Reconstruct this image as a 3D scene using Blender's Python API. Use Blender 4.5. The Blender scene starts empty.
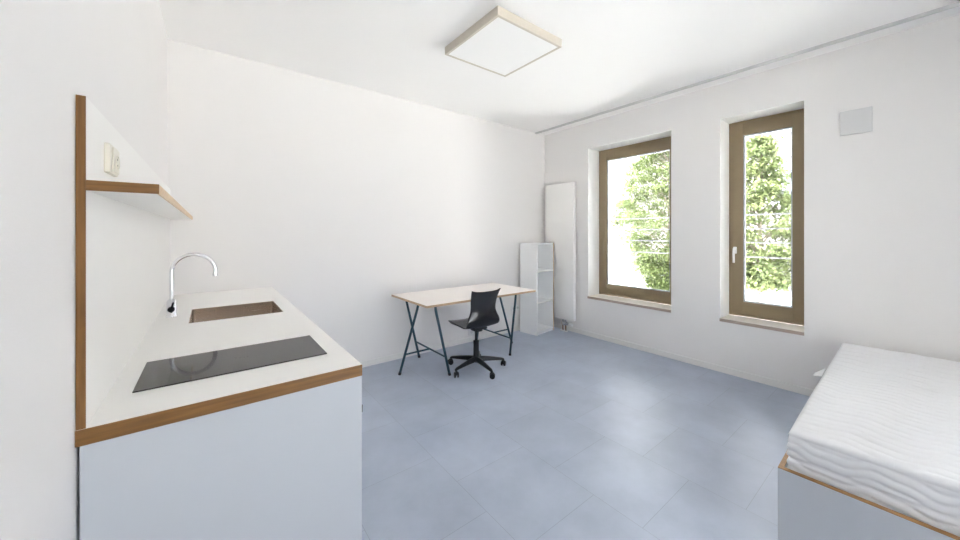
import bpy, bmesh, math, random
from mathutils import Vector, Matrix
C = bpy.context.scene.collection
sc = bpy.context.scene
PI = math.pi
R = math.radians

# ------------------------------------------------------------------ materials
MATS = {}
def newmat(name):
    m = bpy.data.materials.new(name); m.use_nodes = True
    nt = m.node_tree; b = nt.nodes['Principled BSDF']
    return m, nt, b

def plain(name, col, rough=0.5, metal=0.0, spec=0.5, noise=0.03, nscale=8.0, bump=0.0, bscale=200.0, coat=0.0):
    """one colour with a slight procedural mottle and optional fine bump"""
    m, nt, b = newmat(name)
    N = nt.nodes; L = nt.links
    tc = N.new('ShaderNodeTexCoord')
    nz = N.new('ShaderNodeTexNoise'); nz.inputs['Scale'].default_value = nscale; nz.inputs['Detail'].default_value = 4
    L.new(tc.outputs['Object'], nz.inputs['Vector'])
    mx = N.new('ShaderNodeMix'); mx.data_type = 'RGBA'
    c = Vector(col)
    mx.inputs['A'].default_value = (*(c*(1-noise)), 1); mx.inputs['B'].default_value = (*[min(1, v*(1+noise)) for v in col], 1)
    L.new(nz.outputs['Fac'], mx.inputs['Factor']); L.new(mx.outputs['Result'], b.inputs['Base Color'])
    b.inputs['Roughness'].default_value = rough; b.inputs['Metallic'].default_value = metal
    b.inputs['Specular IOR Level'].default_value = spec
    if coat: b.inputs['Coat Weight'].default_value = coat
    if bump:
        n2 = N.new('ShaderNodeTexNoise'); n2.inputs['Scale'].default_value = bscale; n2.inputs['Detail'].default_value = 3
        L.new(tc.outputs['Object'], n2.inputs['Vector'])
        bp = N.new('ShaderNodeBump'); bp.inputs['Strength'].default_value = bump; bp.inputs['Distance'].default_value = 0.002
        L.new(n2.outputs['Fac'], bp.inputs['Height']); L.new(bp.outputs['Normal'], b.inputs['Normal'])
    return m

def wood(name, dark, light, axis, rough=0.45, scale=60.0):
    """straight-grained timber edge; axis = direction of the grain"""
    m, nt, b = newmat(name); N = nt.nodes; L = nt.links
    tc = N.new('ShaderNodeTexCoord'); mp = N.new('ShaderNodeMapping')
    s = [scale]*3; s[axis] = scale*0.06
    mp.inputs['Scale'].default_value = s
    nz = N.new('ShaderNodeTexNoise'); nz.inputs['Scale'].default_value = 1.6; nz.inputs['Detail'].default_value = 5
    L.new(tc.outputs['Object'], mp.inputs['Vector']); L.new(mp.outputs['Vector'], nz.inputs['Vector'])
    cr = N.new('ShaderNodeValToRGB')
    cr.color_ramp.elements[0].position = .3; cr.color_ramp.elements[0].color = (*dark, 1)
    cr.color_ramp.elements[1].position = .7; cr.color_ramp.elements[1].color = (*light, 1)
    L.new(nz.outputs['Fac'], cr.inputs['Fac']); L.new(cr.outputs['Color'], b.inputs['Base Color'])
    b.inputs['Roughness'].default_value = rough
    return m

def floor_mat():
    m, nt, b = newmat('grey_vinyl_tiles'); N = nt.nodes; L = nt.links
    g = N.new('ShaderNodeNewGeometry'); sp = N.new('ShaderNodeSeparateXYZ'); L.new(g.outputs['Position'], sp.inputs[0])
    cb = N.new('ShaderNodeCombineXYZ')
    ax = N.new('ShaderNodeMath'); ax.operation = 'ADD'; ax.inputs[1].default_value = FLOOR_DY
    ay = N.new('ShaderNodeMath'); ay.operation = 'ADD'; ay.inputs[1].default_value = FLOOR_DX
    L.new(sp.outputs['Y'], ax.inputs[0]); L.new(sp.outputs['X'], ay.inputs[0])
    L.new(ax.outputs[0], cb.inputs['X']); L.new(ay.outputs[0], cb.inputs['Y'])
    br = N.new('ShaderNodeTexBrick'); br.offset = .5; br.offset_frequency = 2; br.squash = 1
    br.inputs['Scale'].default_value = 1; br.inputs['Brick Width'].default_value = .522; br.inputs['Row Height'].default_value = .513
    br.inputs['Mortar Size'].default_value = .0016; br.inputs['Mortar Smooth'].default_value = .3; br.inputs['Bias'].default_value = 0
    c1 = Vector(FLOOR_COL)
    br.inputs['Color1'].default_value = (*(c1*.965), 1); br.inputs['Color2'].default_value = (*(c1*1.035), 1)
    br.inputs['Mortar'].default_value = (*(c1*.74), 1)
    L.new(cb.outputs[0], br.inputs['Vector'])
    nz = N.new('ShaderNodeTexNoise'); nz.inputs['Scale'].default_value = 2.6; nz.inputs['Detail'].default_value = 8; nz.inputs['Roughness'].default_value = .62
    L.new(g.outputs['Position'], nz.inputs['Vector'])
    cr = N.new('ShaderNodeValToRGB')
    cr.color_ramp.elements[0].position = .3; cr.color_ramp.elements[0].color = (.86, .86, .88, 1)
    cr.color_ramp.elements[1].position = .72; cr.color_ramp.elements[1].color = (1.12, 1.11, 1.10, 1)
    L.new(nz.outputs['Fac'], cr.inputs['Fac'])
    mx = N.new('ShaderNodeMix'); mx.data_type = 'RGBA'; mx.blend_type = 'MULTIPLY'; mx.inputs['Factor'].default_value = 1
    L.new(br.outputs['Color'], mx.inputs['A']); L.new(cr.outputs['Color'], mx.inputs['B'])
    L.new(mx.outputs['Result'], b.inputs['Base Color'])
    mr = N.new('ShaderNodeMapRange'); mr.inputs['To Min'].default_value = .31; mr.inputs['To Max'].default_value = .40
    L.new(nz.outputs['Fac'], mr.inputs['Value']); L.new(mr.outputs[0], b.inputs['Roughness'])
    b.inputs['Specular IOR Level'].default_value = .7
    bp = N.new('ShaderNodeBump'); bp.inputs['Strength'].default_value = .25; bp.inputs['Distance'].default_value = .001; bp.invert = True
    L.new(br.outputs['Fac'], bp.inputs['Height']); L.new(bp.outputs['Normal'], b.inputs['Normal'])
    return m

def glass_mat():
    m, nt, b = newmat('clear_glass'); N = nt.nodes; L = nt.links
    N.remove(b)
    out = [n for n in N if n.type == 'OUTPUT_MATERIAL'][0]
    tr = N.new('ShaderNodeBsdfTransparent'); tr.inputs['Color'].default_value = (.92, .93, .932, 1)
    gl = N.new('ShaderNodeBsdfGlossy'); gl.inputs['Roughness'].default_value = .02
    fr = N.new('ShaderNodeFresnel'); fr.inputs['IOR'].default_value = 1.45
    mx = N.new('ShaderNodeMixShader')
    L.new(fr.outputs[0], mx.inputs[0]); L.new(tr.outputs[0], mx.inputs[1]); L.new(gl.outputs[0], mx.inputs[2])
    L.new(mx.outputs[0], out.inputs['Surface'])
    return m

def emit_mat(name, col, strength):
    m, nt, b = newmat(name)
    b.inputs['Base Color'].default_value = (.8, .8, .8, 1)
    b.inputs['Emission Color'].default_value = (*col, 1); b.inputs['Emission Strength'].default_value = strength
    b.inputs['Roughness'].default_value = .5
    return m

def leaf_mat(name, c1, c2):
    m, nt, b = newmat(name); N = nt.nodes; L = nt.links
    g = N.new('ShaderNodeNewGeometry')
    nz = N.new('ShaderNodeTexNoise'); nz.inputs['Scale'].default_value = 3.0; nz.inputs['Detail'].default_value = 5
    L.new(g.outputs['Position'], nz.inputs['Vector'])
    cr = N.new('ShaderNodeValToRGB')
    cr.color_ramp.elements[0].position = .35; cr.color_ramp.elements[0].color = (*c1, 1)
    cr.color_ramp.elements[1].position = .65; cr.color_ramp.elements[1].color = (*c2, 1)
    L.new(nz.outputs['Fac'], cr.inputs['Fac']); L.new(cr.outputs['Color'], b.inputs['Base Color'])
    b.inputs['Roughness'].default_value = .6
    tl = N.new('ShaderNodeBsdfTranslucent'); L.new(cr.outputs['Color'], tl.inputs['Color'])
    mx = N.new('ShaderNodeMixShader'); mx.inputs[0].default_value = .35
    out = [n for n in N if n.type == 'OUTPUT_MATERIAL'][0]
    L.new(b.outputs[0], mx.inputs[1]); L.new(tl.outputs[0], mx.inputs[2]); L.new(mx.outputs[0], out.inputs['Surface'])
    return m

def brushed(name, col, rough):
    m, nt, b = newmat(name); N = nt.nodes; L = nt.links
    tc = N.new('ShaderNodeTexCoord'); mp = N.new('ShaderNodeMapping'); mp.inputs['Scale'].default_value = (4, 260, 260)
    nz = N.new('ShaderNodeTexNoise'); nz.inputs['Scale'].default_value = 1; nz.inputs['Detail'].default_value = 2
    L.new(tc.outputs['Object'], mp.inputs['Vector']); L.new(mp.outputs['Vector'], nz.inputs['Vector'])
    mr = N.new('ShaderNodeMapRange'); mr.inputs['To Min'].default_value = rough*.8; mr.inputs['To Max'].default_value = rough*1.25
    L.new(nz.outputs['Fac'], mr.inputs['Value']); L.new(mr.outputs[0], b.inputs['Roughness'])
    b.inputs['Base Color'].default_value = (*col, 1); b.inputs['Metallic'].default_value = 1
    return m

FLOOR_DX = .513*4 - 1.592 - .513 + .513*2   # joints at X = 1.592 + n*.513
FLOOR_DY = .522*8 - .815
FLOOR_COL = (.395, .45, .55)

M = dict(
    wall=plain('white_wall_paint', (.825, .808, .797), .7, spec=.2, noise=.012, nscale=2.0, bump=.15, bscale=260),
    ceil=plain('white_ceiling_paint', (.94, .93, .915), .8, spec=.15, noise=.008, nscale=1.5),
    base=plain('white_skirting', (.80, .79, .77), .45, noise=.01),
    lam=plain('white_laminate', (.90, .89, .865), .38, noise=.006, coat=.1),
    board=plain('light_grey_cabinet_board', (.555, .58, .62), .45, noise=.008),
    front=plain('white_cabinet_board', (.88, .885, .885), .45, noise=.008),
    jamb=plain('white_reveal_paint', (.92, .92, .90), .5, noise=.01),
    sill=plain('pale_stone_sill', (.80, .77, .70), .4, noise=.04, nscale=30),
    silledge=plain('greige_sill_edge', (.42, .34, .29), .5, noise=.08, nscale=40),
    bronze=plain('bronze_window_metal', (.29, .225, .135), .42, metal=.1, noise=.06, nscale=5),
    gasket=plain('light_grey_spacer', (.62, .66, .72), .35, metal=.3),
    steel=plain('galvanised_steel', (.30, .31, .33), .45, metal=.3),
    chrome=plain('polished_chrome', (.78, .79, .82), .09, metal=1.0, noise=.0),
    inox=brushed('brushed_stainless', (.46, .38, .31), .24),  # brown of the reflections in the bowl is put into the steel colour
    ivory=plain('ivory_plastic', (.74, .71, .62), .35, noise=.01),
    dark=plain('dark_gap', (.03, .03, .03), .6),
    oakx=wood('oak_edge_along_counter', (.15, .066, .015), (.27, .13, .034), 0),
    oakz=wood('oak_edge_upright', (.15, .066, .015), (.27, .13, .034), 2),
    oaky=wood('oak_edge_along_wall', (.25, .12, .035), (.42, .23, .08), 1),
    ply=wood('birch_ply_edge', (.62, .42, .24), (.76, .58, .38), 0),
    plyz=wood('birch_ply_edge_upright', (.62, .42, .24), (.76, .58, .38), 2),
    tableedge=wood('brown_tabletop_edge', (.40, .26, .15), (.56, .40, .26), 0),
    table=plain('pale_tabletop_laminate', (.88, .83, .79), .42, noise=.015),
    petrol=plain('dark_petrol_steel', (.020, .060, .085), .35, metal=.2, noise=.03),
    shell=plain('black_moulded_plastic', (.008, .008, .011), .20, spec=.6, noise=.05, bump=.12, bscale=700),
    blackpl=plain('black_plastic', (.011, .013, .017), .36, spec=.4, noise=.05),
    rad=plain('white_radiator_enamel', (.90, .89, .865), .28, noise=.005, coat=.3),
    copper=plain('brown_pipe_sleeve', (.20, .11, .06), .5, noise=.1),
    hob=plain('black_ceramic_glass', (.018, .017, .016), .05, spec=.5, noise=.02),
    hobmark=plain('grey_hob_printing', (.16, .16, .16), .25),
    fabric=plain('white_quilted_fabric', (.82, .82, .83), .9, spec=.1, noise=.012, bump=.35, bscale=420),
    lampside=plain('cream_lamp_frame', (.62, .57, .49), .45, noise=.02),
    vent=plain('pale_grey_cover', (.66, .66, .665), .4, noise=.01),
    track=plain('grey_aluminium_track', (.66, .66, .65), .4, metal=.0),
    facade=plain('pale_render', (.30, .275, .29), .85, noise=.02, nscale=.8),
    facwin=plain('dim_window_glass', (.36, .38, .47), .3, spec=.3, noise=.05, nscale=.5),
    facfr=plain('grey_facade_trim', (.50, .50, .55), .6),
    paving=plain('pale_paving', (.84, .84, .82), .9, noise=.03, nscale=.9),
    asphalt=plain('pale_asphalt', (.50, .52, .55), .9, noise=.06, nscale=1.2),
    bark=plain('grey_bark', (.20, .17, .13), .9, noise=.25, nscale=14),
    leafa=leaf_mat('mid_green_leaves', (.075, .105, .035), (.15, .19, .065)),
    leafb=leaf_mat('yellow_green_leaves', (.10, .135, .05), (.20, .235, .10)),
    white=plain('white_metal', (.82, .82, .82), .4),
    glass=glass_mat(),
    diffuser=plain('lamp_diffuser_opal', (.94, .935, .92), .5, noise=.0),
)
M['floor'] = floor_mat()

# ------------------------------------------------------------------ mesh helpers
def box(bm, x0, x1, y0, y1, z0, z1, bevel=0.0, seg=2):
    b2 = bmesh.new()
    bmesh.ops.create_cube(b2, size=1)
    for v in b2.verts:
        v.co = Vector(((x0+x1)/2 + v.co.x*(x1-x0), (y0+y1)/2 + v.co.y*(y1-y0), (z0+z1)/2 + v.co.z*(z1-z0)))
    if bevel: bmesh.ops.bevel(b2, geom=b2.edges[:], offset=bevel, segments=seg, affect='EDGES', profile=.5)
    merge(bm, b2)

def merge(bm, b2):
    me = bpy.data.meshes.new('tmp'); b2.to_mesh(me); b2.free(); bm.from_mesh(me); bpy.data.meshes.remove(me)

def tube(bm, pts, r, n=12, caps=True, rads=None):
    pts = [Vector(p) for p in pts]
    rings = []
    up = None
    for i, p in enumerate(pts):
        a = pts[max(0, i-1)]; c = pts[min(len(pts)-1, i+1)]
        t = (c-a).normalized()
        if up is None:
            up = Vector((0, 0, 1)) if abs(t.z) < .9 else Vector((1, 0, 0))
        s = t.cross(up).normalized(); up = s.cross(t).normalized()
        rr = rads[i] if rads else r
        rings.append([bm.verts.new(p + s*math.cos(2*PI*k/n)*rr + up*math.sin(2*PI*k/n)*rr) for k in range(n)])
    for a, b in zip(rings, rings[1:]):
        for k in range(n): bm.faces.new((a[k], a[(k+1) % n], b[(k+1) % n], b[k]))
    if caps:
        bm.faces.new(rings[0][::-1]); bm.faces.new(rings[-1])

def lathe(bm, prof, cx, cy, n=28, axis='z', base=0.0):
    """prof = [(r, h)]; closed top and bottom"""
    rings = []
    for r, h in prof:
        ring = []
        for k in range(n):
            a = 2*PI*k/n
            if axis == 'z': co = (cx + r*math.cos(a), cy + r*math.sin(a), base + h)
            elif axis == 'x': co = (base + h, cx + r*math.cos(a), cy + r*math.sin(a))
            else: co = (cx + r*math.cos(a), base + h, cy + r*math.sin(a))
            ring.append(bm.verts.new(co))
        rings.append(ring)
    for a, b in zip(rings, rings[1:]):
        for k in range(n): bm.faces.new((a[k], a[(k+1) % n], b[(k+1) % n], b[k]))
    bm.faces.new(rings[0][::-1]); bm.faces.new(rings[-1])

def obj(name, bm, mat, parent=None, smooth=False, local=False):
    """link bm as ONE mesh; bm is in world coordinates unless local"""
    bmesh.ops.recalc_face_normals(bm, faces=bm.faces[:])
    if parent is not None and not local:
        m = WORLD[parent.name].inverted()
        bmesh.ops.transform(bm, matrix=m, verts=bm.verts[:])
    me = bpy.data.meshes.new(name); bm.to_mesh(me); bm.free()
    o = bpy.data.objects.new(name, me); C.objects.link(o)
    me.materials.append(M[mat])
    if smooth:
        for p in me.polygons: p.use_smooth = True
        if smooth == 'auto': 
            try: me.set_sharp_from_angle(angle=R(35))
            except Exception: pass
    if parent is not None: o.parent = parent
    WORLD[o.name] = WORLD[parent.name].copy() if parent is not None else Matrix.Identity(4)
    return o
WORLD = {}

def thing(name, label, cat, loc, rotz=0, group=None, kind=None):
    o = bpy.data.objects.new(name, None); C.objects.link(o); o.empty_display_size = .1
    o.location = loc; o.rotation_euler = (0, 0, rotz)
    WORLD[o.name] = Matrix.Translation(Vector(loc)) @ Matrix.Rotation(rotz, 4, 'Z')
    if label: o['label'] = label
    if cat: o['category'] = cat
    if group: o['group'] = group
    if kind: o['kind'] = kind
    return o

def tag(o, label, cat, group=None, kind=None):
    o['label'] = label; o['category'] = cat
    if group: o['group'] = group
    if kind: o['kind'] = kind
    return o

def struct(name, bm, mat, label, cat):
    o = obj(name, bm, mat); o['kind'] = 'structure'; o['label'] = label; o['category'] = cat
    return o

def B(*a, **k):
    bm = bmesh.new(); box(bm, *a, **k); return bm

# ------------------------------------------------------------------ the room
LX, WX, BY, RY, CZ = -.256, 3.995, 3.55, -2.3, 2.852
XO = 4.40                       # outer face of the window wall
WZ0, WZ1 = .534, 2.506
WINS = [(1.722, 2.785), (.642, 1.262), (-1.60, -.98)]  # the last window is unseen, added to bring more daylight inside

struct('floor', B(LX-.2, XO, RY-.2, BY+.2, -.12, 0), 'floor', 'grey-blue floor of large square tiles in staggered rows', 'floor')
struct('ceiling', B(LX-.2, XO, RY-.2, BY+.2, CZ, CZ+.2), 'ceil', 'smooth white ceiling', 'ceiling')
struct('wall_left', B(LX-.2, LX, RY-.2, BY+.2, 0, CZ), 'wall', 'white wall behind the kitchen counter', 'wall')
struct('wall_back', B(LX, WX, BY, BY+.2, 0, CZ), 'wall', 'white wall behind the desk', 'wall')
bm = bmesh.new()
GX0, GX1, GZ0, GZ1 = 1.1, 2.5, .08, 2.506
box(bm, LX, GX0, RY-.2, RY, 0, CZ); box(bm, GX1, WX, RY-.2, RY, 0, CZ); box(bm, GX0, GX1, RY-.2, RY, 0, GZ0); box(bm, GX0, GX1, RY-.2, RY, GZ1, CZ)
struct('wall_rear', bm, 'wall', 'white wall opposite the desk', 'wall')
w = thing('window_4', 'added unseen glazed window in the wall opposite the desk, for more daylight', 'window', (1.85, RY-.1, GZ0), kind='structure')  # unseen window, added so that daylight fills the room from behind
for q in range(2):
    a, b = GX0+q*.7, GX0+(q+1)*.7
    bm = bmesh.new()
    box(bm, a, a+.07, RY-.15, RY-.08, GZ0, GZ1, bevel=.004); box(bm, b-.07, b, RY-.15, RY-.08, GZ0, GZ1, bevel=.004)
    box(bm, a+.07, b-.07, RY-.15, RY-.08, GZ0, GZ0+.09, bevel=.004); box(bm, a+.07, b-.07, RY-.15, RY-.08, GZ1-.09, GZ1, bevel=.004)
    fo = obj('sash', bm, 'bronze', w)
    obj('pane', B(a+.07, b-.07, RY-.118, RY-.112, GZ0+.09, GZ1-.09), 'glass', fo)
bm = bmesh.new()
ys = [RY-.2, -1.60, -.98, .642, 1.262, 1.722, 2.785, BY+.2]
for i in range(0, 8, 2): box(bm, WX, XO, ys[i], ys[i+1], 0, CZ)
for a, b in WINS:
    box(bm, WX, XO, a, b, 0, WZ0-.03); box(bm, WX, XO, a, b, WZ1, CZ)
struct('wall_right', bm, 'wall', 'white wall with the tall windows', 'wall')

def baseboard(name, x0, x1, y0, y1, lab):
    struct(name, B(x0, x1, y0, y1, 0, .062, bevel=.003), 'base', lab, 'baseboard')
baseboard('baseboard_back', .44, WX, BY-.012, BY, 'low white skirting along the wall behind the desk')
baseboard('baseboard_right', WX-.012, WX, RY, BY-.012, 'low white skirting along the window wall')

def ringbox(bm, x0, x1, y0, y1, z0, z1, w, bevel=.004, wz=None):
    """rectangular frame in the YZ plane, bar width w"""
    wz = wz or w
    box(bm, x0, x1, y0, y0+w, z0, z1, bevel=bevel); box(bm, x0, x1, y1-w, y1, z0, z1, bevel=bevel)
    box(bm, x0, x1, y0+w*.98, y1-w*.98, z0, z0+wz, bevel=bevel); box(bm, x0, x1, y0+w*.98, y1-w*.98, z1-wz, z1, bevel=bevel)

WLAB = ['wider tall window with bronze frame, between the radiator and the narrow window',
        'narrow tall window with bronze frame and a lever handle, nearer the bed',
        'added unseen tall window with bronze frame beyond the bed, for more daylight']
for i, (a, b) in enumerate(WINS):
    w = thing('window_%d' % (i+1), WLAB[i], 'window', (WX+.25, (a+b)/2, WZ0), kind='structure')
    # white plastered reveals inside the recess
    bm = bmesh.new()
    box(bm, WX-.001, WX+.25, a, a+.002, WZ0, WZ1); box(bm, WX-.001, WX+.25, b-.002, b, WZ0, WZ1)
    box(bm, WX-.001, WX+.25, a+.002, b-.002, WZ1-.002, WZ1)
    obj('reveal', bm, 'jamb', w)
    s = obj('window_sill', B(WX-.012, WX+.25, a, b, WZ0-.03, WZ0, bevel=.003), 'sill', w)
    obj('sill_edge', B(WX-.016, WX-.0115, a, b, WZ0-.03, WZ0-.002), 'silledge', w)
    SB = .098
    f = bmesh.new(); ringbox(f, 4.245, 4.315, a, b, WZ0, WZ1, .060)
    obj('frame', f, 'bronze', w, smooth='auto')
    s = bmesh.new(); ringbox(s, 4.236, 4.300, a+.024, b-.024, WZ0+.030, WZ1-.030, SB, wz=.118)
    sash = obj('sash', s, 'bronze', w, smooth='auto')
    g = bmesh.new(); ringbox(g, 4.256, 4.280, a+.024+SB-.002, b-.022-SB, WZ0+.146, WZ1-.146, .014, bevel=.001)
    obj('glazing_bead', g, 'gasket', sash)
    obj('pane', B(4.266, 4.272, a+.024+SB+.004, b-.028-SB, WZ0+.150, WZ1-.150), 'glass', sash)
    # lever handle
    hy = 1.205 if i == 1 else (a+.075 if i == 0 else b-.075)
    h = bmesh.new()
    box(h, 4.224, 4.236, hy-.015, hy+.015, 1.165, 1.235, bevel=.005)
    tube(h, [(4.228, hy, 1.212), (4.192, hy, 1.212)], .009)
    tube(h, [(4.190, hy, 1.220), (4.188, hy, 1.16), (4.190, hy, 1.075)], .011, rads=[.009, .011, .010])
    obj('handle', h, 'white', sash, smooth='auto')
    # guard rails outside
    gr = thing('window_guard', ['thin grey guard rails outside the wider window', 'thin grey guard rails outside the narrow window near the bed',
               'thin grey guard rails outside the added unseen window beyond the bed'][i], 'guard rail', (4.43, (a+b)/2, 1.1), group='guard rails outside the windows')
    for zz in (1.565, 1.42, 1.277, 1.128):
        t = bmesh.new(); tube(t, [(4.43, a-.04, zz), (4.43, b+.04, zz)], .0075, n=10); obj('rail', t, 'steel', gr, smooth='auto')
    for yy in (a-.045, b+.045):
        obj('bracket', B(XO, 4.445, yy-.012, yy+.012, 1.09, 1.60, bevel=.003), 'steel', gr)

# ------------------------------------------------------------------ curtain track
t = thing('curtain_track', 'slim grey double curtain track along the ceiling by the windows', 'curtain track', (3.79, .6, CZ))
bm = bmesh.new()
box(bm, 3.776, 3.812, RY+.05, BY-.01, CZ-.003, CZ)
for xx in (3.776, 3.792, 3.808): box(bm, xx, xx+.004, RY+.05, BY-.01, CZ-.016, CZ-.003)
obj('rail', bm, 'track', t)
for yy in (RY+.045, BY-.010): obj('end_cap', B(3.774, 3.814, yy, yy+.006, CZ-.018, CZ, bevel=.002), 'track', t)

# ------------------------------------------------------------------ ceiling lamps
def lamp(x, y, dif, label):
    l = thing('ceiling_lamp', label, 'ceiling lamp', (x, y, CZ))
    h = .322
    b2 = bmesh.new()
    box(b2, x-h, x-h+.02, y-h, y+h, CZ-.062, CZ, bevel=.002); box(b2, x+h-.02, x+h, y-h, y+h, CZ-.062, CZ, bevel=.002)
    box(b2, x-h+.02, x+h-.02, y-h, y-h+.02, CZ-.062, CZ, bevel=.002); box(b2, x-h+.02, x+h-.02, y+h-.02, y+h, CZ-.062, CZ, bevel=.002)
    obj('housing', b2, 'lampside', l)
    obj('diffuser', B(x-h+.02, x+h-.02, y-h+.02, y+h-.02, CZ-.059, CZ-.045), dif, l)
    return l
lamp(1.795, 2.03, 'diffuser', 'square white ceiling lamp with a cream frame above the desk')

# ------------------------------------------------------------------ kitchen
KX, KY = .435, 1.255
k = thing('kitchen_base_cabinet', 'white kitchen base cabinet under the counter, its plain end panel facing out', 'cabinet', (.1, KY, 0))
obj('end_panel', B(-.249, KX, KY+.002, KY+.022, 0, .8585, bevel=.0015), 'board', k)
obj('body', B(-.245, KX-.03, KY+.0225, BY-.002, .1, .70), 'front', k)
obj('plinth', B(-.2, KX-.08, KY+.023, BY-.002, 0, .099), 'front', k)
n = 4; wd = (BY-.002-KY-.026)/n
for i in range(n):
    y0 = KY+.024+i*wd
    d = obj('door', B(KX-.0295, KX-.006, y0+.0015, y0+wd-.0015, .105, .855, bevel=.0015), 'front', k)
    obj('handle', B(KX-.006, KX+.012, y0+.003, y0+.011, .712, .740, bevel=.002), 'dark', d)
for s in (0, 1):
    obj('top_rail', B(-.245, KX-.03, (KY+.0225, BY-.06)[s], (KY+.06, BY-.002)[s], .70, .8585), 'front', k)

# worktop with a real sink cutout
SX0, SX1, SY0, SY1 = -.09, .352, 2.385, 2.812
c = thing('worktop', 'white kitchen worktop with an oak edge', 'worktop', (.1, KY, .86))
bm = bmesh.new()
xs = [-.2555, SX0, SX1, KX-.0008]; yy = [KY+.0015, SY0, SY1, BY]
for i in range(3):
    for j in range(3):
        if (i, j) != (1, 1): box(bm, xs[i], xs[i+1], yy[j], yy[j+1], .86, .90)
bmesh.ops.remove_doubles(bm, verts=bm.verts[:], dist=.0001)
obj('slab', bm, 'lam', c)
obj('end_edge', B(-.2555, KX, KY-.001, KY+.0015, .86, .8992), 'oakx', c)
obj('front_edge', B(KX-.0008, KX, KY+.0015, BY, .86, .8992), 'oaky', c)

s = thing('sink', 'rectangular stainless steel sink set into the white worktop', 'sink', (.13, 2.6, .74))
def bowl():
    bm = bmesh.new(); zt, zb = .8995, .745
    def rr(x0, x1, y0, y1, r, z, n=6):
        out = []
        for cx, cy, a0 in ((x1-r, y1-r, 0), (x0+r, y1-r, 90), (x0+r, y0+r, 180), (x1-r, y0+r, 270)):
            for q in range(n+1):
                a = R(a0+90*q/n); out.append(bm.verts.new((cx+r*math.cos(a), cy+r*math.sin(a), z)))
        return out
    e = .0006
    R0 = rr(SX0+e, SX1-e, SY0+e, SY1-e, .003, zt)
    R1 = rr(SX0+.003, SX1-.003, SY0+.003, SY1-.003, .018, zt-.002)
    R2 = rr(SX0+.005, SX1-.005, SY0+.005, SY1-.005, .02, zb+.02)
    R3 = rr(SX0+.012, SX1-.012, SY0+.012, SY1-.012, .02, zb+.005)
    R4 = rr(SX0+.03, SX1-.03, SY0+.03, SY1-.03, .02, zb)
    cx, cy = (SX0+SX1)/2, (SY0+SY1)/2
    R5 = [bm.verts.new((cx+.045*math.cos(a), cy+.045*math.sin(a), zb-.002)) for a in [math.atan2(v.co.y-cy, v.co.x-cx) for v in R4]]
    for A, D in ((R0, R1), (R1, R2), (R2, R3), (R3, R4), (R4, R5)):
        for q in range(len(A)): bm.faces.new((A[q], A[(q+1) % len(A)], D[(q+1) % len(A)], D[q]))
    return bm
o = obj('bowl', bowl(), 'inox', s, smooth='auto')
sm = o.modifiers.new('t', 'SOLIDIFY'); sm.thickness = .0012; sm.offset = 1
bm = bmesh.new(); lathe(bm, [(.046, -.004), (.046, 0), (.040, .002), (.030, -.001), (.004, -.002)], .131, 2.5985, base=.7445)
obj('drain', bm, 'chrome', s, smooth='auto')

f = thing('kitchen_tap', 'chrome swan-neck tap standing behind the sink', 'tap', (-.172, 2.64, .9))
TX, TY = -.172, 2.64
bm = bmesh.new(); lathe(bm, [(.027, 0), (.027, .004), (.023, .010), (.023, .085), (.019, .092), (.013, .098)], TX, TY, base=.9)
obj('body', bm, 'chrome', f, smooth='auto')
bm = bmesh.new()
ra, zc = .099, 1.152
pts = [(TX, TY, .99), (TX, TY, 1.05), (TX, TY, 1.11)]
for q in range(0, 21):
    a = PI - (PI*1.0)*q/20
    pts.append((TX+ra+ra*math.cos(a), TY-.15*(ra+ra*math.cos(a)), zc+ra*math.sin(a)))
pts.append((pts[-1][0]-.002, pts[-1][1], pts[-1][2]-.02))
tube(bm, pts, .0105, n=16)
obj('spout', bm, 'chrome', f, smooth='auto')
bm = bmesh.new(); p = pts[-1]; tube(bm, [(p[0], p[1], p[2]+.004), (p[0], p[1], p[2]-.012)], .0125, n=16); obj('aerator', bm, 'chrome', f, smooth='auto')
bm = bmesh.new(); tube(bm, [(TX, TY-.02, .945), (TX, TY-.036, .945)], .016, n=18); tube(bm, [(TX, TY-.034, .945), (TX+.01, TY-.05, .985)], .005)
obj('lever', bm, 'blackpl', f, smooth='auto')

h = thing('induction_hob', 'flat black glass two-zone hob set in the worktop', 'hob', (.09, 1.6, .9))
bm = B(-.182, .3635, 1.445, 1.748, .9002, .9042, bevel=.0012); obj('glass_plate', bm, 'hob', h)
bm = bmesh.new()
for i in range(4): box(bm, .075+i*.012, .080+i*.012, 1.590, 1.5935, .9042, .90435)
box(bm, .07, .082, 1.604, 1.6055, .9042, .90435)
obj('printed_mark', bm, 'hobmark', h)

# wall panel, shelf, socket
p = thing('splashback_panel', 'tall white wall panel with an oak edge standing on the worktop', 'panel', (LX, KY, .9))
PXF = -.2385
obj('board', B(LX+.0015, PXF, KY+.004, BY, .9003, 1.708), 'lam', p)
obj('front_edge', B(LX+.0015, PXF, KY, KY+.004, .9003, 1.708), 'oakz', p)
p = thing('wall_shelf', 'narrow white shelf with oak edges fixed across the wall panel', 'shelf', (-.17, KY, 1.48))
obj('board', B(PXF+.0003, -.111, KY+.004, BY, 1.479, 1.5045), 'lam', p)
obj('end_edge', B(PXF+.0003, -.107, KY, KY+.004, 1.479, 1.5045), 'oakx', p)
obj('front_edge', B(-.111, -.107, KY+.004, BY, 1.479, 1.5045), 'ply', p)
p = thing('power_socket', 'cream surface power socket on the wall panel above the shelf', 'socket', (PXF, 1.5, 1.585))
obj('back_box', B(PXF, PXF+.0125, 1.438, 1.550, 1.549, 1.634, bevel=.0025), 'ivory', p)
obj('face_plate', B(PXF+.0125, PXF+.0165, 1.462, 1.542, 1.556, 1.627, bevel=.0018), 'ivory', p)
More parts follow.
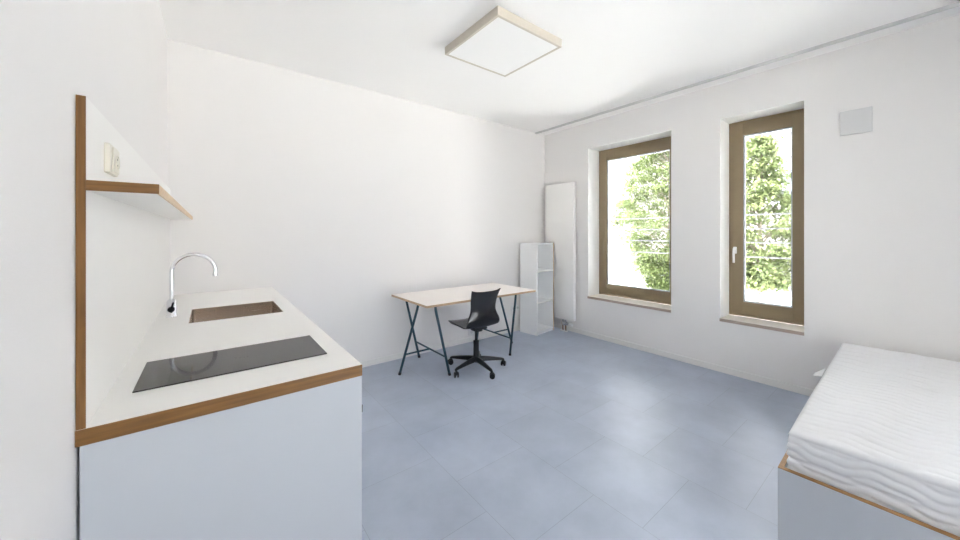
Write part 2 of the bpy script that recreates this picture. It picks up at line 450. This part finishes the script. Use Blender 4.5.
bm = bmesh.new(); lathe(bm, [(.021, 0), (.021, .003), (.018, .003), (.018, .0008), (.001, .0008)], 1.507, 1.588, axis='x', base=PXF+.0165)
so = obj('socket_insert', bm, 'ivory', p, smooth='auto')
bm = bmesh.new()
for dz in (-.009, .009): tube(bm, [(PXF+.0172, 1.507, 1.588+dz), (PXF+.018, 1.507, 1.588+dz)], .0028)
obj('contact_hole', bm, 'dark', so)

# ------------------------------------------------------------------ desk and trestles
DA = R(.4); DL, DD, DZ = 1.39, .735, .736
dloc = Vector((1.498, 2.688, 0))
def dpt(u, v, z): 
    return (dloc.x + u*math.cos(DA) - v*math.sin(DA), dloc.y + u*math.sin(DA) + v*math.cos(DA), z)
d = thing('tabletop', 'pale rectangular tabletop with a birch edge resting on two trestles', 'desk', (dloc.x, dloc.y, DZ-.0205), DA)
obj('slab', B(.003, DL-.003, .003, DD-.003, 0, .0205), 'table', d, local=True)
bm = bmesh.new()
box(bm, 0, DL, 0, .003, 0, .020); box(bm, 0, DL, DD-.003, DD, 0, .020); box(bm, 0, .003, .003, DD-.003, 0, .020); box(bm, DL-.003, DL, .003, DD-.003, 0, .020)
obj('edge_banding', bm, 'tableedge', d, local=True)

def trestle(name_loc, rz, spP, spS, label):
    """three-legged: a splayed pair on one side, a single middle leg on the other"""
    t = thing('trestle', label, 'trestle', name_loc, rz, group='steel trestles under the tabletop')
    H = .715; r = .0125; hw = .305
    b2 = bmesh.new(); box(b2, -.02, .02, -.325, .325, H-.016, H, bevel=.003); obj('top_bar', b2, 'petrol', t, local=True)
    def xat(z, dx): return dx*(.10 + .90*((H-.10)-z)/(H-.10))
    for y, dx in ((-hw, spP), (hw, spP), (0, -spS)):
        b2 = bmesh.new()
        tube(b2, [(.02*dx, y, H-.012), (.05*dx, y, H-.06), (.10*dx, y, H-.10), (xat(H-.16, dx), y, H-.16), (xat(.3, dx), y, .3), (xat(.012, dx), y, .012)], r, n=12)
        l = obj('leg', b2, 'petrol', t, smooth='auto', local=True)
        b2 = bmesh.new(); tube(b2, [(xat(.024, dx), y, .024), (xat(0, dx), y, 0.0)], r+.002, n=12); obj('foot_cap', b2, 'blackpl', l, smooth='auto', local=True)
    zx = .185
    b2 = bmesh.new(); tube(b2, [(xat(zx, spP), -hw, zx), (xat(zx, spP), hw, zx)], .0085, n=10); tube(b2, [(xat(zx, spP), 0, zx), (xat(zx, -spS), 0, zx)], .0085, n=10)
    obj('cross_bar', b2, 'petrol', t, smooth='auto', local=True)
    return t
trestle((1.665, 3.14, 0), DA, .165, .215, 'dark petrol steel trestle under the end of the desk nearer the kitchen')
trestle((2.755, 3.185, 0), DA+PI, .095, .225, 'dark petrol steel trestle under the end of the desk nearer the shelf unit')

# ------------------------------------------------------------------ swivel chair
CX0, CY0, CR = 2.135, 2.812, R(-3)    # forward direction = +y turned by CR
ch = thing('swivel_chair', 'black plastic shell swivel chair on castors in front of the desk', 'chair', (CX0, CY0, 0), CR)
def shell():
    prof = [(.244, .412, .090), (.236, .432, .150), (.200, .454, .188), (.12, .462, .205), (.04, .458, .214), (-.05, .446, .198), (-.11, .442, .192),
            (-.150, .452, .188), (-.180, .478, .196), (-.196, .518, .192), (-.200, .565, .172), (-.198, .610, .152), (-.200, .655, .148), (-.206, .700, .152),
            (-.216, .745, .158), (-.228, .785, .166), (-.240, .812, .172)]
    def cat(P, t):
        n = len(P)-1; f = t*n; i = min(int(f), n-1); u = f-i
        p0, p1, p2, p3 = P[max(i-1, 0)], P[i], P[i+1], P[min(i+2, n)]
        return [.5*((2*b)+(-a+c)*u+(2*a-5*b+4*c-d)*u*u+(-a+3*b-3*c+d)*u**3) for a, b, c, d in zip(p0, p1, p2, p3)]
    NS, NT = 64, 24
    bm = bmesh.new(); G = []
    for i in range(NS+1):
        s = i/NS; y, z, w = cat(prof, s)
        row = []
        for j in range(NT+1):
            t = -1+2*j/NT
            back = max(0, min(1, (s-.42)/.2)); top = max(0, min(1, (s-.85)/.15)); fr = max(0, 1-s/.12)
            yy = y + back*.036*t*t*(1-.45*top) - fr*.060*t**2
            zz = z + (1-back)*.012*t*t - fr*.022*t*t + top*.016*t**4
            row.append(bm.verts.new((w*t, yy+.040, zz-.004)))
        G.append(row)
    for i in range(NS):
        for j in range(NT): bm.faces.new((G[i][j], G[i][j+1], G[i+1][j+1], G[i+1][j]))
    return bm
o = obj('seat_shell', shell(), 'shell', ch, smooth=True, local=True)
sm = o.modifiers.new('t', 'SOLIDIFY'); sm.thickness = .009; sm.offset = 0
bm = bmesh.new(); box(bm, -.075, .075, -.095, .105, .412, .435, bevel=.008); box(bm, -.04, .04, -.06, .05, .385, .42, bevel=.008)
obj('seat_plate', bm, 'blackpl', ch, local=True, smooth='auto')
bm = bmesh.new(); tube(bm, [(.03, .0, .415), (.13, .01, .412), (.17, .012, .408)], .006); obj('height_lever', bm, 'blackpl', ch, local=True, smooth='auto')
bm = bmesh.new(); lathe(bm, [(.034, .105), (.032, .12), (.029, .125), (.028, .27), (.0285, .285), (.020, .29)], 0, 0); obj('column_cover', bm, 'blackpl', ch, local=True, smooth='auto')
bm = bmesh.new(); lathe(bm, [(.0135, .285), (.0135, .40)], 0, 0, n=18); obj('gas_piston', bm, 'blackpl', ch, local=True, smooth='auto')
bm = bmesh.new()
lathe(bm, [(.035, .072), (.042, .08), (.042, .118), (.032, .128)], 0, 0)
obj('hub', bm, 'blackpl', ch, local=True, smooth='auto')
WA = [119, 191, 263, 335, 47]
for wa in WA:
    a = R(wa) - CR; ca, sa = math.cos(a), math.sin(a)
    bm = bmesh.new()
    secs = [(.02, .128, .032, .058), (.10, .120, .027, .048), (.19, .106, .022, .038), (.275, .090, .017, .026), (.295, .078, .012, .016)]
    rows = []
    for rr_, zt, hw, th in secs:
        ring = []
        for q in range(10):
            an = 2*PI*q/10; lx = hw*math.cos(an); lz = zt - th/2 + th/2*math.sin(an)
            ring.append(bm.verts.new((rr_*ca - lx*sa, rr_*sa + lx*ca, lz)))
        rows.append(ring)
    for A, D in zip(rows, rows[1:]):
        for q in range(10): bm.faces.new((A[q], A[(q+1) % 10], D[(q+1) % 10], D[q]))
    bm.faces.new(rows[0][::-1]); bm.faces.new(rows[-1])
    leg = obj('base_arm', bm, 'blackpl', ch, local=True, smooth='auto')
    bm = bmesh.new(); px_, py_ = .285*ca, .285*sa
    tr = a + R(55); tx, ty = math.cos(tr), math.sin(tr)
    ctr = Vector((px_ - .012*ty, py_ + .012*tx, .0262))
    tube(bm, [(px_, py_, .05), (px_, py_, .082)], .008)
    for sgn in (-1, 1):
        c0 = Vector((px_ + tx*.010, py_ + ty*.010, .0262)); nrm = Vector((-ty, tx, 0))
        tube(bm, [c0+nrm*sgn*.006, c0+nrm*sgn*.009, c0+nrm*sgn*.020, c0+nrm*sgn*.023], .026, n=18, rads=[.022, .026, .026, .022])
    c0 = Vector((px_ + tx*.006, py_ + ty*.006, .040)); 
    tube(bm, [c0-nrm*.010, c0+nrm*.010], .0225, n=16)
    obj('caster', bm, 'blackpl', leg, local=True, smooth='auto')

# ------------------------------------------------------------------ shelf unit
SA = R(7.2)
su = thing('shelf_unit', 'narrow white open shelf unit with three compartments in the corner', 'shelf unit', (3.45, 3.20, 0), SA)
W_, D_, H_, T_ = .405, .285, 1.236, .016
obj('side_panel', B(0, T_, 0.002, D_, 0, H_), 'front', su, local=True)
rp = obj('side_panel', B(W_-T_, W_, .002, D_, 0, H_), 'front', su, local=True)
obj('front_edge', B(W_-T_, W_, 0, .002, 0, H_), 'plyz', rp, local=True)
obj('back_panel', B(T_, W_-T_, D_-.008, D_, .03, H_-T_), 'front', su, local=True)
for nm, z0 in (('top_board', H_-T_), ('shelf_board', .842), ('shelf_board', .425), ('bottom_board', .03)):
    o = obj(nm, B(T_, W_-T_, .002, D_-.008, z0, z0+T_), 'front', su, local=True)
    if nm == 'shelf_board':
        obj('front_edge', B(T_, W_-T_, 0, .002, z0, z0+T_), 'lam', o, local=True)
obj('plinth', B(T_, W_-T_, .012, .026, 0, .03), 'front', su, local=True)

# ------------------------------------------------------------------ radiator
r = thing('radiator', 'tall flat white panel radiator in the corner beside the window', 'radiator', (3.93, 3.19, .17))
bm = B(3.895, 3.950, 2.945, 3.435, .172, 2.070, bevel=.010, seg=3); obj('panel', bm, 'rad', r, smooth='auto')
bm = bmesh.new()
for i in range(9): box(bm, 3.950, 3.966, 2.97+i*.052, 2.995+i*.052, .2, 2.04)
obj('convector_fins', bm, 'rad', r)
for z0 in (.35, 1.85):
    obj('wall_bracket', B(3.966, WX-.0015, 3.15, 3.23, z0, z0+.05), 'rad', r)
bm = bmesh.new()
for yy_ in (3.10, 3.15): tube(bm, [(3.925, yy_, .174), (3.925, yy_, .135)], .009)
box(bm, 3.905, 3.945, 3.085, 3.165, .088, .138, bevel=.006)
tube(bm, [(3.925, 3.085, .112), (3.925, 3.045, .112)], .017, n=16)
obj('valve_block', bm, 'chrome', r, smooth='auto')
bm = bmesh.new(); tube(bm, [(3.925, 3.046, .112), (3.925, 2.99, .112)], .018, n=18, rads=[.016, .019]); obj('thermostat_head', bm, 'white', r, smooth='auto')
bm = bmesh.new()
for yy_ in (3.10, 3.15): tube(bm, [(3.925, yy_, .09), (3.925, yy_, .05), (3.93, yy_, 0.0)], .008)
obj('pipe', bm, 'copper', r, smooth='auto')
bm = bmesh.new()
lathe(bm, [(.03, 0), (.028, .010), (.013, .012)], 3.925, 3.10, base=0); lathe(bm, [(.03, 0), (.028, .010), (.013, .012)], 3.925, 3.165, base=0)
obj('pipe_collar', bm, 'white', r, smooth='auto')

# ------------------------------------------------------------------ wall fittings
v = thing('wall_vent_cover', 'square pale grey flat cover high on the wall above the bed', 'vent cover', (WX, .343, 2.245))
obj('plate', B(WX-.016, WX-.004, .257, .430, 2.150, 2.342, bevel=.003), 'vent', v)
obj('back_frame', B(WX-.004, WX, .268, .419, 2.161, 2.331), 'vent', v)

w = thing('wall_socket', 'small white double socket low on the wall beside the shelf unit', 'socket', (3.385, BY, .325))
obj('cover_plate', B(3.30, 3.46, BY-.010, BY, .285, .365, bevel=.003), 'white', w)
for xx in (3.341, 3.418):
    bm = bmesh.new(); lathe(bm, [(.021, 0), (.021, -.001), (.019, -.001), (.019, -.0003), (.001, -.0003)], xx, .325, axis='y', base=BY-.010)
    s_ = obj('socket_insert', bm, 'vent', w, smooth='auto')
    bm = bmesh.new()
    for dx in (-.009, .009): tube(bm, [(xx+dx, BY-.011, .325), (xx+dx, BY-.0116, .325)], .0028)
    obj('contact_hole', bm, 'dark', s_)
w = thing('wall_socket', 'small white upright socket low on the wall behind the swivel chair', 'socket', (2.61, BY, .16))
obj('cover_plate', B(2.575, 2.655, BY-.010, BY, .085, .245, bevel=.003), 'white', w)
for zz in (.125, .205):
    bm = bmesh.new(); lathe(bm, [(.021, 0), (.021, -.001), (.019, -.001), (.019, -.0003), (.001, -.0003)], 2.615, zz, axis='y', base=BY-.010)
    obj('socket_insert', bm, 'vent', w, smooth='auto')

# ------------------------------------------------------------------ bed
bx0, bx1, by0, by1, bh = 1.962, 3.955, -.53, .402, .352
bd = thing('bed_frame', 'low white bed frame with an oak top edge, pushed against the window wall', 'bed', (bx0, by1, 0))
bd.rotation_euler = (0, 0, R(1.2))
def board(name, x0, x1, y0, y1):
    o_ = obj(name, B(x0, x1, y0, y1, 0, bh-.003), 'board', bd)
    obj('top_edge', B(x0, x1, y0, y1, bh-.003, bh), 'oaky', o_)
board('foot_panel', bx0, bx0+.022, by0, by1)
board('head_panel', bx1-.018, bx1, by0, by1)
board('side_panel', bx0+.022, bx1-.018, by1-.018, by1)
board('side_panel', bx0+.022, bx1-.018, by0, by0+.018)
for i in range(12):
    obj('slat', B(bx0+.08+i*.158, bx0+.15+i*.158, by0+.018, by1-.018, .275, .293), 'ply', bd)

def mattress():
    x0, x1, y0, y1, z0, z1 = 1.998, 3.925, -.470, .374, .294, .519
    NX, NY = 400, 120
    bm = bmesh.new()
    def wave(a, b, sp=.056):     # a across the ridges, b along them
        ph = a + sp*.36*math.sin(2*PI*b/.27 + a*3) + .004*math.sin(2*PI*b/.11 + 1.3 + a*11)
        big = abs(math.sin(PI*ph/sp)); wid = .5+.5*math.sin(2*PI*b/.42+.8)
        return (.015*big**.5 - .008)*(.5+.5*wid) + .0016*math.sin(2*PI*ph/.118)
    cr_ = .028
    def prof(t):        # superellipse-like side
        return t
    top = []
    # closed grid: perimeter parameterised rings; top surface as height field with rounded rim
    def P(i, j):
        x = x0 + (x1-x0)*i/NX; y = y0 + (y1-y0)*j/NY
        d = min(x-x0, x1-x, y-y0, y1-y)
        dz = 0
        if d < cr_: dz = cr_ - math.sqrt(max(0, cr_**2-(cr_-d)**2))
        k = min(1, d/.03)
        z = z1 - dz*.75 + wave(x, y)*k + .004*math.sin(x*3.1)*math.sin(y*5)
        return (x, y, z)
    G = [[bm.verts.new(P(i, j)) for j in range(NY+1)] for i in range(NX+1)]
    for i in range(NX):
        for j in range(NY): bm.faces.new((G[i][j], G[i+1][j], G[i+1][j+1], G[i][j+1]))
    loop = [G[i][0] for i in range(NX)] + [G[NX][j] for j in range(NY)] + [G[i][NY] for i in range(NX, 0, -1)] + [G[0][j] for j in range(NY, 0, -1)]
    prev = loop; NZ = 40
    cx, cy = (x0+x1)/2, (y0+y1)/2
    for q in range(1, NZ+1):
        t = q/NZ; cur = []
        for v_ in loop:
            x, y, zt = v_.co
            z = zt + (z0-zt)*t
            bul = .005*math.sin(PI*t)
            nx = (-1 if abs(x-x0) < 1e-5 else (1 if abs(x-x1) < 1e-5 else 0)); ny = (-1 if abs(y-y0) < 1e-5 else (1 if abs(y-y1) < 1e-5 else 0))
            along = y if nx else x
            off = bul + wave(z*1.0+.3, along*1.0, .034)*.6*math.sin(PI*t)**.5 - .003
            seam = abs(t-.5) < .03
            if seam: off -= .004
            cur.append(bm.verts.new((x+nx*off, y+ny*off, z)))
        m_ = len(loop)
        for a_ in range(m_): bm.faces.new((prev[a_], prev[(a_+1) % m_], cur[(a_+1) % m_], cur[a_]))
        prev = cur
    bm.faces.new(prev)
    return bm
mt = thing('mattress', 'thick white mattress with wavy quilting lying in the bed frame', 'mattress', (2.0, .378, .294))
obj('cover', mattress(), 'fabric', mt, smooth=True)
mt.rotation_euler = (0, 0, R(1.2))
bm = bmesh.new()
pts = [(3.02, .385, .478), (3.20, .385, .485), (3.16, .43, .452), (3.03, .425, .468)]
vs = [bm.verts.new(q) for q in pts]; bm.faces.new(vs)
o = obj('care_label', bm, 'fabric', mt); sm = o.modifiers.new('t', 'SOLIDIFY'); sm.thickness = .0015

# ------------------------------------------------------------------ outside
GZ = -1.4
struct('foundation', B(LX-.2, XO, RY-.2, BY+.2, GZ, -.12), 'facade', 'pale rendered base wall of the building', 'wall')
struct('ground', B(-40, 60, -40, 60, GZ-.3, GZ), 'paving', 'pale paved ground outside the windows', 'ground')
o = obj('road', B(17.6, 19.2, -40, 60, GZ, GZ+.012), 'asphalt'); tag(o, 'pale grey road in front of the building opposite', 'road', kind='structure')

fb = thing('apartment_building', 'pale rendered building across the street, seen through the windows', 'building', (20, 9, GZ))
wins = []
for yy_ in (-8.0, -4.5, -1.0, 3.0, 13.6, 17.2, 20.8, 24.4):
    for zz in (2.6, 5.8): wins.append((yy_, yy_+1.5, zz, zz+1.9))
obj('wall', B(20, 26, -14, 32, GZ, 9.5), 'facade', fb)
for a, b, z0, z1 in wins:
    f_ = bmesh.new(); ringbox(f_, 19.95, 20.0, a, b, z0, z1, .08, bevel=.0)
    fo = obj('window', f_, 'facfr', fb); obj('pane', B(19.97, 20.0, a+.08, b-.08, z0+.08, z1-.08), 'facwin', fo)
dr = bmesh.new(); ringbox(dr, 19.93, 20.0, 8.05, 9.35, GZ, GZ+1.5, .10, bevel=0); do = obj('cellar_door', dr, 'facfr', fb)
obj('door_leaf', B(19.96, 20.0, 8.15, 9.25, GZ+.1, GZ+1.4), 'facwin', do)

def tree(name, x, y, zb, zw, zt, rw, label, leaf, seed, nleaf, nclus, cl):
    rnd = random.Random(seed)
    t = thing(name, label, 'tree', (x, y, GZ), group='young street trees outside the windows')
    bm = bmesh.new(); tube(bm, [(x, y, GZ), (x+.02, y+.03, GZ+1.2), (x, y-.02, zw), (x, y, zt-.5)], .09, rads=[.10, .08, .055, .015], n=10)
    tr_ = obj('trunk', bm, 'bark', t, smooth=True)
    def rad(z):
        if z < zw: u = (zw-z)/(zw-zb); return rw*(1-.75*u**1.5)
        u = (z-zw)/(zt-zw); return rw*(1-u)**.9+.04
    clus = []
    bm = bmesh.new()
    for q in range(nclus):
        z = zb+.1 + (zt-zb-.25)*rnd.random()**1.5; rr_ = rad(z)*math.sqrt(.2+.8*rnd.random())*.97; a = 2*PI*rnd.random()
        cpos = Vector((x+rr_*math.cos(a), y+rr_*math.sin(a), z)); clus.append(cpos)
        if q % 3 == 0:
            z_s = max(GZ+.9, z-.45*rr_-.1); tube(bm, [(x, y, z_s), ((x+cpos.x)/2, (y+cpos.y)/2, (z_s+z)/2+.05), tuple(cpos)], .012, n=5, rads=[.028, .016, .006])
    obj('branches', bm, 'bark', t)
    bm = bmesh.new()
    for q in range(nleaf):
        cpos = rnd.choice(clus)
        p_ = cpos + Vector((rnd.gauss(0, cl), rnd.gauss(0, cl), rnd.gauss(0, cl*.6)))
        s_ = rnd.uniform(.035, .070)
        rot = Matrix.Rotation(rnd.uniform(0, 2*PI), 3, 'Z') @ Matrix.Rotation(rnd.gauss(0, .7), 3, 'X')
        vs_ = [bm.verts.new(p_ + rot @ Vector(c_)) for c_ in ((0, -s_, 0), (s_*.55, -.1*s_, s_*.12), (0, s_, 0), (-s_*.55, -.1*s_, s_*.12))]
        bm.faces.new(vs_)
    cr_ = obj('crown', bm, leaf, t); cr_['kind'] = 'stuff'
    return t
tree('street_tree', 16.0, 7.0, -1.1, 1.9, 8.2, 2.45, 'leafy green tree seen through the wider window', 'leafa', 3, 85000, 560, .20)
tree('street_tree', 11.0, 2.62, -.05, 1.0, 3.85, 1.05, 'pointed pale green tree seen through the narrow window', 'leafb', 8, 20000, 190, .13)
bm = bmesh.new(); lathe(bm, [(.055, 0), (.055, .78), (.05, .82), (.02, .84)], 12.0, 5.15, base=GZ)
o = obj('bollard', bm, 'white', None, smooth='auto'); tag(o, 'white street post below the tree outside the wider window', 'post')

# ------------------------------------------------------------------ light
sun = bpy.data.lights.new('sun', 'SUN'); sun.energy = 26.0; sun.angle = R(.6); sun.color = (1, .96, .9)
so_ = bpy.data.objects.new('sun', sun); C.objects.link(so_)
so_.rotation_euler = Vector((-.17, .50, .85)).normalized().to_track_quat('Z', 'Y').to_euler()   # the sun stands behind our building
wd_ = bpy.data.worlds.new('sky'); sc.world = wd_; wd_.use_nodes = True
nt = wd_.node_tree; bg = nt.nodes['Background']
sky = nt.nodes.new('ShaderNodeTexSky'); sky.sky_type = 'HOSEK_WILKIE'; sky.turbidity = 4.0; sky.ground_albedo = .5
sky.sun_direction = Vector((-.17, .50, .85)).normalized()
mxn = nt.nodes.new('ShaderNodeMix'); mxn.data_type = 'RGBA'; mxn.inputs['Factor'].default_value = .5
mxn.inputs['B'].default_value = (1.0, .98, .96, 1)
nt.links.new(sky.outputs[0], mxn.inputs['A']); nt.links.new(mxn.outputs['Result'], bg.inputs['Color'])
bg.inputs['Strength'].default_value = 9.5

# ------------------------------------------------------------------ camera
cam = bpy.data.cameras.new('camera'); co = bpy.data.objects.new('camera', cam); C.objects.link(co)
cam.sensor_fit = 'HORIZONTAL'; cam.sensor_width = 36; cam.lens = 36*347.68/960
cam.shift_x = 0; cam.shift_y = -(270-233.06)/960
cam.clip_start = .01; cam.clip_end = 200
co.location = (0, 0, 1.375); co.rotation_euler = (R(90), 0, -R(37.843))
sc.camera = co
vs = sc.view_settings; vs.view_transform = 'Standard'; vs.look = 'None'; vs.gamma = 1; vs.use_curve_mapping = False
vs.exposure = 1.12
try:
    sc.cycles.use_denoising = True; sc.cycles.denoiser = 'OPENIMAGEDENOISE'
    sc.cycles.max_bounces = 16; sc.cycles.diffuse_bounces = 10; sc.cycles.transparent_max_bounces = 12
    sc.cycles.sample_clamp_indirect = 8
except Exception as e: print(e)
